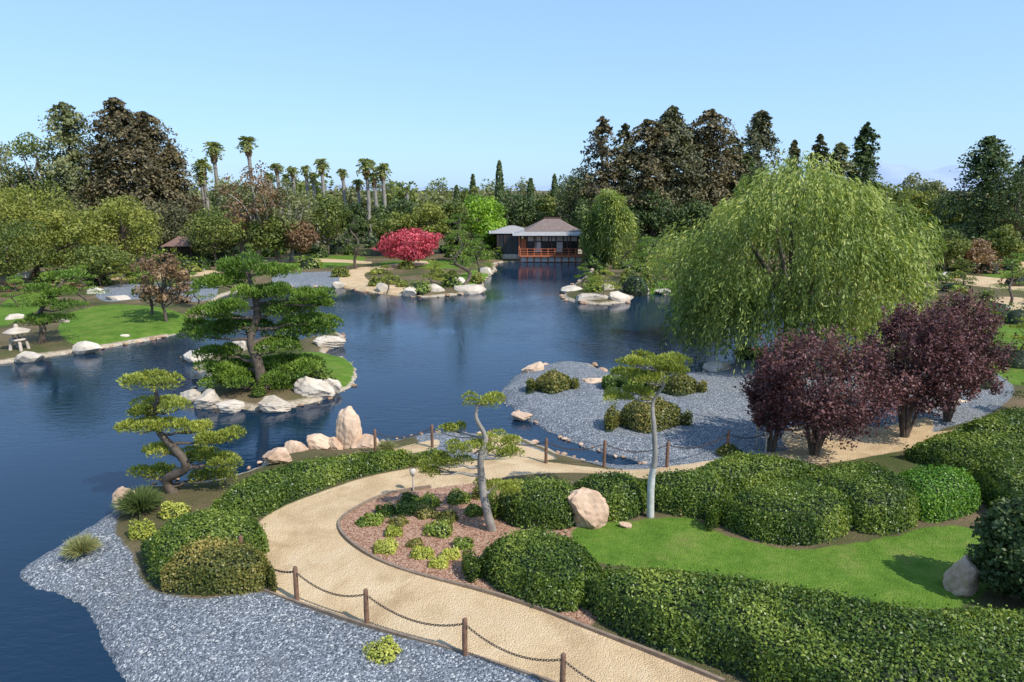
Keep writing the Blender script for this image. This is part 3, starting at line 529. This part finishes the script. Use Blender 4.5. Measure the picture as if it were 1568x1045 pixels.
# tufts
def tuft(name,u,v,w,mat,n=260,up=1.1,t0=.5):
    b=gp(u,v); s=mpp(b[1],.5); R=w*s/2; mb=MB(); a=rng.random(n)*6.28; k=rng.random(n)*.9+.15
    d=np.stack([np.cos(a)*k,np.sin(a)*k,up-.5*k],1); base=b+np.stack([np.cos(a),np.sin(a),0*a],1)*(rng.random(n)*R*.25)[:,None]
    needles(mb,base,d,R*1.1,.05,.15,0,t0); needles(mb,base+d*R*.5,d*[1,1,.2],R*.7,.05,.15,0,t0); mb.build(name,[mat])
tuft('iris_plant',216,782,58,G_dark,700,1.2,.7); tuft('ornamental_grass',125,846,44,G_gry,700,1.0,.8); tuft('ornamental_grass',592,690,30,G_gry,300,1,.8)
for (u,v,vt,w) in[(1540,912,760,120),(1600,930,735,150)]:
    b,h=H(u,v,vt); broad('camellia_bush',b,h,w*mpp(b[1],1)/2,G_dark,nl=11000,ls=.11,th=.0,nc=60,cr=.3)
# ---------------------------------------------------------------- rocks
def rk(name,items,mat=M_rock,hi=True,**kw):
    for (u,v,w,hp) in items:
        b=gp(u,v,LZ if v>700 else .1); s=mpp(b[1],.5); mb=MB(); rx=w*s/2
        rock(mb,b+[0,rx*.3,hp*s*.28],(rx*1.15,rx*.8,hp*s*.85),0,hi,rot=rng.uniform(-.3,.3),tint=rng.uniform(.5,.85),**kw); mb.build(name,[mat])
rk('boulder',[(895,806,66,50),(1480,905,64,48),(192,775,34,28),(425,706,44,16),(452,698,44,20),(487,692,50,22),(512,690,30,18),(556,690,50,20),(745,690,50,22),(775,686,40,16),(800,641,34,8),(1080,600,30,10),(956,808,20,8),(915,595,50,14),(1405,640,40,26),(1470,630,50,14),(818,572,34,16)])
b=gp(533,688,.1); mb=MB(); rock(mb,b+[0,.2,.55],(.46,.36,1.0),0,True,9,.8,.1,(.76,.94)); mb.build('standing_stone',[M_rock])
rk('shore_boulder',[(318,622,50,24),(290,612,30,14),(350,628,40,14),(480,608,56,30),(420,626,60,16),(505,600,30,20),(300,578,16,12),(305,552,46,14),(360,542,40,22),(420,540,60,16),(500,532,50,14),(395,606,30,10)],M_rockw)
rk('garden_rock',[(130,540,40,16),(40,552,50,14),(180,465,44,16),(20,495,30,16),(190,520,20,8),(718,448,50,12),(665,450,30,14),(628,453,34,12),(585,447,24,14),(700,438,30,12),(745,420,24,12),(905,462,60,10),(880,448,40,10),(945,462,40,14),(930,448,30,12),(985,450,20,12),(1015,450,26,10),(1046,455,12,18),(1070,447,30,12),(518,440,20,10),(1100,572,50,16),(1450,430,30,12),(1530,480,40,16),(1510,500,30,14),(1480,560,40,16),(1460,345,30,14),(145,455,26,14),(100,500,20,12),(36,430,26,14),(95,430,20,14)],M_rockw,False)
mb=MB()
def line_rocks(poly,step,size,cond):
    L=np.linalg.norm(np.roll(poly,-1,0)-poly,axis=1); cum=np.concatenate([[0],np.cumsum(L)]); s=0
    while s<cum[-1]:
        i=min(np.searchsorted(cum,s,side='right')-1,len(poly)-1); p=poly[i]+(poly[(i+1)%len(poly)]-poly[i])*((s-cum[i])/max(L[i],1e-6))
        if cond(p) : 
            k=size*rng.uniform(.4,1.5)**1.3; rock(mb,[p[0]+rng.normal()*.12,p[1]+rng.normal()*.12,.05],(k,k*.8,k*.5),0,False,8,rng.uniform(0,.75))
        s+=step*rng.uniform(.6,1.7)
line_rocks(LAKE,.7,.22,lambda p:p[1]>32 and abs(p[0])<60 and rng.random()<.6)
line_rocks(LAKE,.26,.09,lambda p:14<p[1]<32 and p[0]>-12 and not(p[0]<-4 and p[1]<20) and rng.random()<.75)
line_rocks(ISL,.45,.13,lambda p:rng.random()<.6)
mb.build('shoreline_stones',[M_rock])
# scattered larger pebbles in the near gravel
mb=MB(); G0=gravs[0]; lo,hi=np.array([-12.5,8.5]),np.array([1,17]); px_=rng.uniform(lo[0],hi[0],5200); py_=rng.uniform(lo[1],hi[1],5200)
gk=(sdf(px_,py_,G0,1.)>.15)&(land_sd(px_,py_)>.25)&(np.sin(px_*1.1+py_*.9)+np.sin(py_*2.1-px_)+rng.normal(0,.8,5200)>.2); px_,py_=px_[gk],py_[gk]
lz=height(land_sd(px_,py_),px_,py_)
OV=np.array([[1,0,0],[0,1,0],[-1,0,0],[0,-1,0],[0,0,1],[.7,.7,.5],[-.7,.6,.5],[-.6,-.7,.5],[.7,-.6,.5]],float); OFc=np.array([[0,5,8],[0,1,5],[1,6,5],[1,2,6],[2,7,6],[2,3,7],[3,8,7],[3,0,8],[5,6,4],[6,7,4],[7,8,4],[8,5,4]])
for x,y,z in zip(px_,py_,lz):
    k=rng.uniform(.018,.042); a=rng.random()*6.28; V=OV*[k*1.2,k*.8,k*.6]; V=np.stack([V[:,0]*math.cos(a)-V[:,1]*math.sin(a),V[:,0]*math.sin(a)+V[:,1]*math.cos(a),V[:,2]],1)
    mb.add(V+[x,y,z],OFc,0,rng.random())
mb.build('gravel_pebbles',[solid('pebble',(.16,.17,.18),(.48,.47,.44),8,.85,.2,.01,tint=True)])
def strip(name,pts,w,h,mat,z0=LZ):
    P=spline(np.array([gp(u,v,z0)[:2] for u,v in pts]),6); Tt=nrm(np.gradient(P,axis=0)); Nn=np.stack([-Tt[:,1],Tt[:,0]],1)*w/2; n=len(P)
    z=np.full((n,1),z0-.1); zt=np.full((n,1),z0+h); v=np.concatenate([np.hstack([P-Nn,z]),np.hstack([P-Nn,zt]),np.hstack([P+Nn,zt]),np.hstack([P+Nn,z])])
    i=np.arange(n-1); f=np.concatenate([np.stack([k*n+i,(k+1)*n+i,(k+1)*n+i+1,k*n+i+1],1) for k in range(3)]); mb=MB(); mb.add(v,f); mb.build(name,[mat])
M_edge=solid('edging_wood',(.16,.11,.075),(.30,.22,.15),8)
strip('path_edging',[(1110,1046),(1000,1001),(900,963),(820,931),(740,906),(640,881),(580,859),(535,829),(519,806),(530,789),(565,769),(600,756),(660,746)],.07,.07,M_edge)
strip('path_edging',[(850,1047),(800,1030),(700,998),(560,958),(440,918),(405,905)],.05,.05,M_edge)
# ---------------------------------------------------------------- chain fence
def fence(name,posts,hp=.83):
    mb=MB(); tops=[]
    for (u,v) in posts:
        b=gp(u,v); rr2=.055
        tube(mb,[b-[0,0,.2],b+[0,0,hp*.5],b+[0.01,0,hp-.03],b+[.01,0,hp]],[rr2,rr2*.97,rr2*.95,rr2*.6],10,0,.5,.02); 
        tube(mb,[b+[.01,0,hp],b+[.01,0,hp+.005]],[rr2*.6,.001],10,0)
        tops.append(b+[0,0,hp-.12])
    for a,c in zip(tops[:-1],tops[1:]):
        L=np.linalg.norm(c-a); n=int(L/.055)
        for k in range(n):
            t=(k+.5)/n; p=a+(c-a)*t; p=p-[0,0,.28*4*t*(1-t)*min(1,L/2.2)]; d=nrm((c-a)-np.array([0,0,.28*4*(1-2*t)]))
            s=nrm(np.cross(d,[0,0,1.])); w=np.cross(s,d); A_=s if k%2 else w
            th=np.linspace(0,2*np.pi,9)[:-1]; ring=p+np.outer(np.cos(th)*.042,d)+np.outer(np.sin(th)*.022,A_)
            R2=np.concatenate([ring,ring[:1]]); tube(mb,R2,.0085,4,1)
    mb.build(name,[M_wood,M_chain])
fence('chain_fence',[(372,868),(455,919),(562,956),(712,1004),(861,1062),(1030,1130)])
fence('chain_fence',[(575,692),(662,684),(750,692),(836,707),(925,710),(1021,712),(1113,694),(1187,684),(1260,665)])
def light(u,v,vt):
    b,h=H(u,v,vt); mb=MB(); tube(mb,[b,b+[0,0,h*.75]],[.025,.025],8); tube(mb,[b+[0,0,h*.7],b+[0,0,h*.72],b+[0,0,h*.95],b+[0,0,h]],[.03,.07,.11,.01],10,0); mb.build('path_light',[M_rockw])
light(633,752,718); light(1158,684,648); light(1172,695,660)
def lantern(u,v,s=1.0):
    b=gp(u,v,.42); mb=MB()
    for k in range(4):
        a=k*1.571+.785; tube(mb,[b+np.array([math.cos(a)*.42,math.sin(a)*.42,-.1])*s,b+np.array([math.cos(a)*.36,math.sin(a)*.36,.3])*s,b+np.array([math.cos(a)*.16,math.sin(a)*.16,.5])*s],[.09*s,.08*s,.1*s],8)
    prof=[(.0,.46),(.42,.46),(.45,.52),(.42,.58),(.25,.6)]
    tube(mb,[b+[0,0,z*s] for _,z in prof],[max(r_,.01)*s for r_,_ in prof],6)
    for k in range(6):
        a=k*1.047; tube(mb,[b+np.array([math.cos(a)*.24,math.sin(a)*.24,.58])*s,b+np.array([math.cos(a)*.24,math.sin(a)*.24,.9])*s],[.05*s]*2,4)
    tube(mb,[b+[0,0,z*s] for z in(.88,.92,1.0,1.1,1.18,1.2,1.26,1.34,1.4)],[x*s for x in(.3,.72,.66,.4,.16,.1,.13,.1,.01)],6); mb.build('stone_lantern',[M_rockw])
lantern(30,534,1.05); lantern(1045,452,.7)
# ---------------------------------------------------------------- tea house
M_roof=solid('roof_shingle',(.14,.095,.075),(.24,.175,.145),3,.8,.4,.05); M_roofg=solid('roof_grey',(.26,.24,.22),(.40,.37,.34),3,.8,.4,.05)
M_plast=solid('plaster',(.60,.58,.54),(.72,.70,.66),2)
M_ver=solid('vermilion_wood',(.38,.105,.04),(.54,.17,.07),4,.65); M_brn=solid('dark_timber',(.05,.025,.018),(.10,.05,.035),5,.7)
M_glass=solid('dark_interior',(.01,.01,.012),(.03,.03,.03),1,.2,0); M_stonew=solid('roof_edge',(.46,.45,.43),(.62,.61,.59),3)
root=bpy.data.objects.new('tea_house',None); scene.collection.objects.link(root)
Y0=90.2
def part(nm,fn,mats): q=MB(); fn(q); q.build(nm,mats,root)
x0,x1=1.1,9.3; DZ=.95
def walls(q):
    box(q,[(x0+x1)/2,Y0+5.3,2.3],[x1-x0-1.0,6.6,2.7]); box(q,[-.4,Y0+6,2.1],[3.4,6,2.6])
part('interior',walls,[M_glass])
def panels(q):
    n=7
    for k in range(n):
        cx=x0+.9+(x1-x0-1.4)*(k+.5)/n; wv=(x1-x0-1.4)/n-.16
        box(q,[cx,Y0+1.93,2.98],[wv,.06,.62]); 
        if k in(1,4): box(q,[cx,Y0+1.93,1.9],[wv,.06,1.4])
    box(q,[(x0+x1)/2,Y0+.62,.40],[x1-x0-.2,.1,.66])
part('shoji_panels',panels,[M_plast])
def frame(q):
    for k in range(8):
        cx=x0+.9+(x1-x0-1.4)*k/7; box(q,[cx,Y0+1.9,2.3],[.14,.14,2.7])
    box(q,[(x0+x1)/2,Y0+1.86,2.62],[x1-x0-1,.12,.12]); box(q,[(x0+x1)/2,Y0+.2,3.5],[x1-x0+.4,.2,.2])
    for k in range(4): box(q,[-1.9+k*.95,Y0+2.9,2.2],[.12,.12,2.5])
    for k in range(5): box(q,[x0+(x1-x0)*k/4,Y0+.25,2.6],[.13,.13,1.8])
part('timber_frame',frame,[M_brn])
def red(q):
    box(q,[(x0+x1)/2,Y0+.9,DZ-.1],[x1-x0+.2,2.1,.16]); n=9
    for k in range(n+1):
        cx=x0+(x1-x0)*k/n; box(q,[cx,Y0,DZ+.45],[.1,.1,.95]); box(q,[cx,Y0+.5,.3],[.16,.18,1.2])
    for z in(DZ+.85,DZ+.5,DZ+.2): box(q,[(x0+x1)/2,Y0-.003,z],[x1-x0+.1,.06,.06])
    for cx in(x0-.15,x1+.15): box(q,[cx,Y0+.1,2.2],[.16,.16,2.6])
    box(q,[x0+.4,Y0+1.7,1.95],[.8,.12,2.1])
part('vermilion_deck_and_railing',red,[M_ver])
def hip(q,xa,xb,ya,yb,ze,zr,ins,mat=0,ex=1.12):
    xr0,xr1=xa+ins,xb-ins; ym=(ya+yb)/2
    prev=None; K=6
    for s in range(K+1):
        t=s/K; z=ze+(zr-ze)*t**ex; cur=np.array([[xa+(xr0-xa)*t,ya+(ym-ya)*t,z],[xb+(xr1-xb)*t,ya+(ym-ya)*t,z],[xb+(xr1-xb)*t,yb+(ym-yb)*t,z],[xa+(xr0-xa)*t,yb+(ym-yb)*t,z]])
        if prev is not None: q.add(np.concatenate([prev,cur]),[[0,1,5,4],[1,2,6,5],[2,3,7,6],[3,0,4,7]],mat)
        prev=cur
part('roof',lambda q:hip(q,1.6,9.3,Y0+.8,Y0+8.0,4.05,5.6,2.9),[M_roof])
part('lower_roof',lambda q:(hip(q,x0-.9,x1+.8,Y0-.6,Y0+9.4,3.72,4.9,4.2),hip(q,-3.0,3,Y0+3.2,Y0+10,3.75,4.5,2.6)),[M_roofg])
def eave(q):
    def ring(xa,xb,ya,yb,z):
        box(q,[(xa+xb)/2,ya,z],[xb-xa,.12,.2]); box(q,[(xa+xb)/2,yb,z],[xb-xa,.12,.2]); box(q,[xa-.063,(ya+yb)/2,z],[.12,yb-ya+.13,.2]); box(q,[xb+.063,(ya+yb)/2,z],[.12,yb-ya+.13,.2])
    ring(x0-.9,x1+.8,Y0-.66,Y0+9.4,3.66); ring(-3,0.05,Y0+3.14,Y0+10,3.7)
part('eaves',eave,[M_stonew])
part('ridge',lambda q:box(q,[5.45,Y0+4.4,5.65],[2.3,.3,.18]),[M_brn])
part('foundation',lambda q:box(q,[4,Y0+7.4,.35],[12,11,1.05]),[M_rockw])
g=bpy.data.objects.new('garden_pavilion',None); scene.collection.objects.link(g)
b=gp(279,408); q=MB()
for dx in(-1,1):
    for dy in(-1,1): box(q,b+[dx*1.3,dy*1.1+1,1.3],[.18,.18,2.7])
box(q,b+[0,2.05,1.2],[2.5,.1,2.2]); q.build('posts',[M_brn],g)
q=MB(); hip(q,b[0]-1.9,b[0]+1.9,b[1]-1.0,b[1]+3.0,2.85,3.9,1.3); q.build('roof',[solid('pavilion_roof',(.14,.07,.05),(.24,.14,.1),4)],g)
# ---------------------------------------------------------------- mountains
m,nt,out=newmat('hazy_hills'); bb=N(nt,'ShaderNodeBsdfPrincipled'); nt.links.new(ramp(nt,noise(nt,.004,5),[(.3,(.29,.36,.48)),(.7,(.34,.41,.52))]),bb.inputs['Base Color']); bb.inputs['Roughness'].default_value=1; nt.links.new(bb.outputs[0],out.inputs[0])  # aerial haze is painted into the hills' pale blue base colour
mb=MB(); xs=np.linspace(-6500,6500,240); 
def hz(x): 
    return 95*np.exp(-((x-3450)/420)**2)+60*np.exp(-((x-4300)/500)**2)+45+14*np.sin(x/310)+9*np.sin(x/130+1)+5*np.sin(x/57)
hgt=hz(xs)*1.25; hgt[xs<2000]*=.45
v=np.concatenate([np.stack([xs,0*xs+5600,0*xs-5],1),np.stack([xs,0*xs+6000,hgt*.55],1),np.stack([xs,0*xs+6500,hgt*1.5],1)]); n=len(xs); i=np.arange(n-1)
mb.add(v,np.concatenate([np.stack([k*n+i,k*n+i+1,(k+1)*n+i+1,(k+1)*n+i],1) for k in range(2)]),0,.5,True); mb.build('distant_hills',[m])
# ---------------------------------------------------------------- light, sky, camera
sd=np.array([.66,-.5,.92]); sd/=np.linalg.norm(sd); el=math.asin(sd[2]); az=math.atan2(sd[0],sd[1])
from mathutils import Vector
sun=bpy.data.lights.new('sun','SUN'); sun.energy=5.0; sun.angle=math.radians(.5); sun.color=(1,.965,.90)
so=bpy.data.objects.new('sun',sun); scene.collection.objects.link(so); so.rotation_euler=Vector(sd).to_track_quat('Z','Y').to_euler()
w=bpy.data.worlds.new('World'); scene.world=w; w.use_nodes=True; nt=w.node_tree; bg=nt.nodes['Background']; sk=nt.nodes.new('ShaderNodeTexSky'); sk.sky_type='NISHITA'; sk.sun_disc=False
sk.sun_elevation=el; sk.sun_rotation=az; sk.air_density=1.0; sk.dust_density=.6; sk.ozone_density=1.6
gm=nt.nodes.new('ShaderNodeGamma'); gm.inputs[1].default_value=.42; nt.links.new(sk.outputs[0],gm.inputs[0])
mx=nt.nodes.new('ShaderNodeMix'); mx.data_type='RGBA'; mx.blend_type='MULTIPLY'; mx.inputs[0].default_value=1; mx.inputs[7].default_value=(2.02,2.86,4.05,1); nt.links.new(gm.outputs[0],mx.inputs[6])
nt.links.new(mx.outputs[2],bg.inputs[0]); bg.inputs[1].default_value=.14
cam=bpy.data.cameras.new('camera'); cam.lens=24; cam.sensor_width=36; cam.clip_end=20000; co=bpy.data.objects.new('camera',cam); scene.collection.objects.link(co)
co.location=(0,0,CAMZ); co.rotation_euler=(math.pi/2-PT,0,0); scene.camera=co
scene.view_settings.view_transform='Standard'; scene.view_settings.look='None'; scene.view_settings.exposure=0
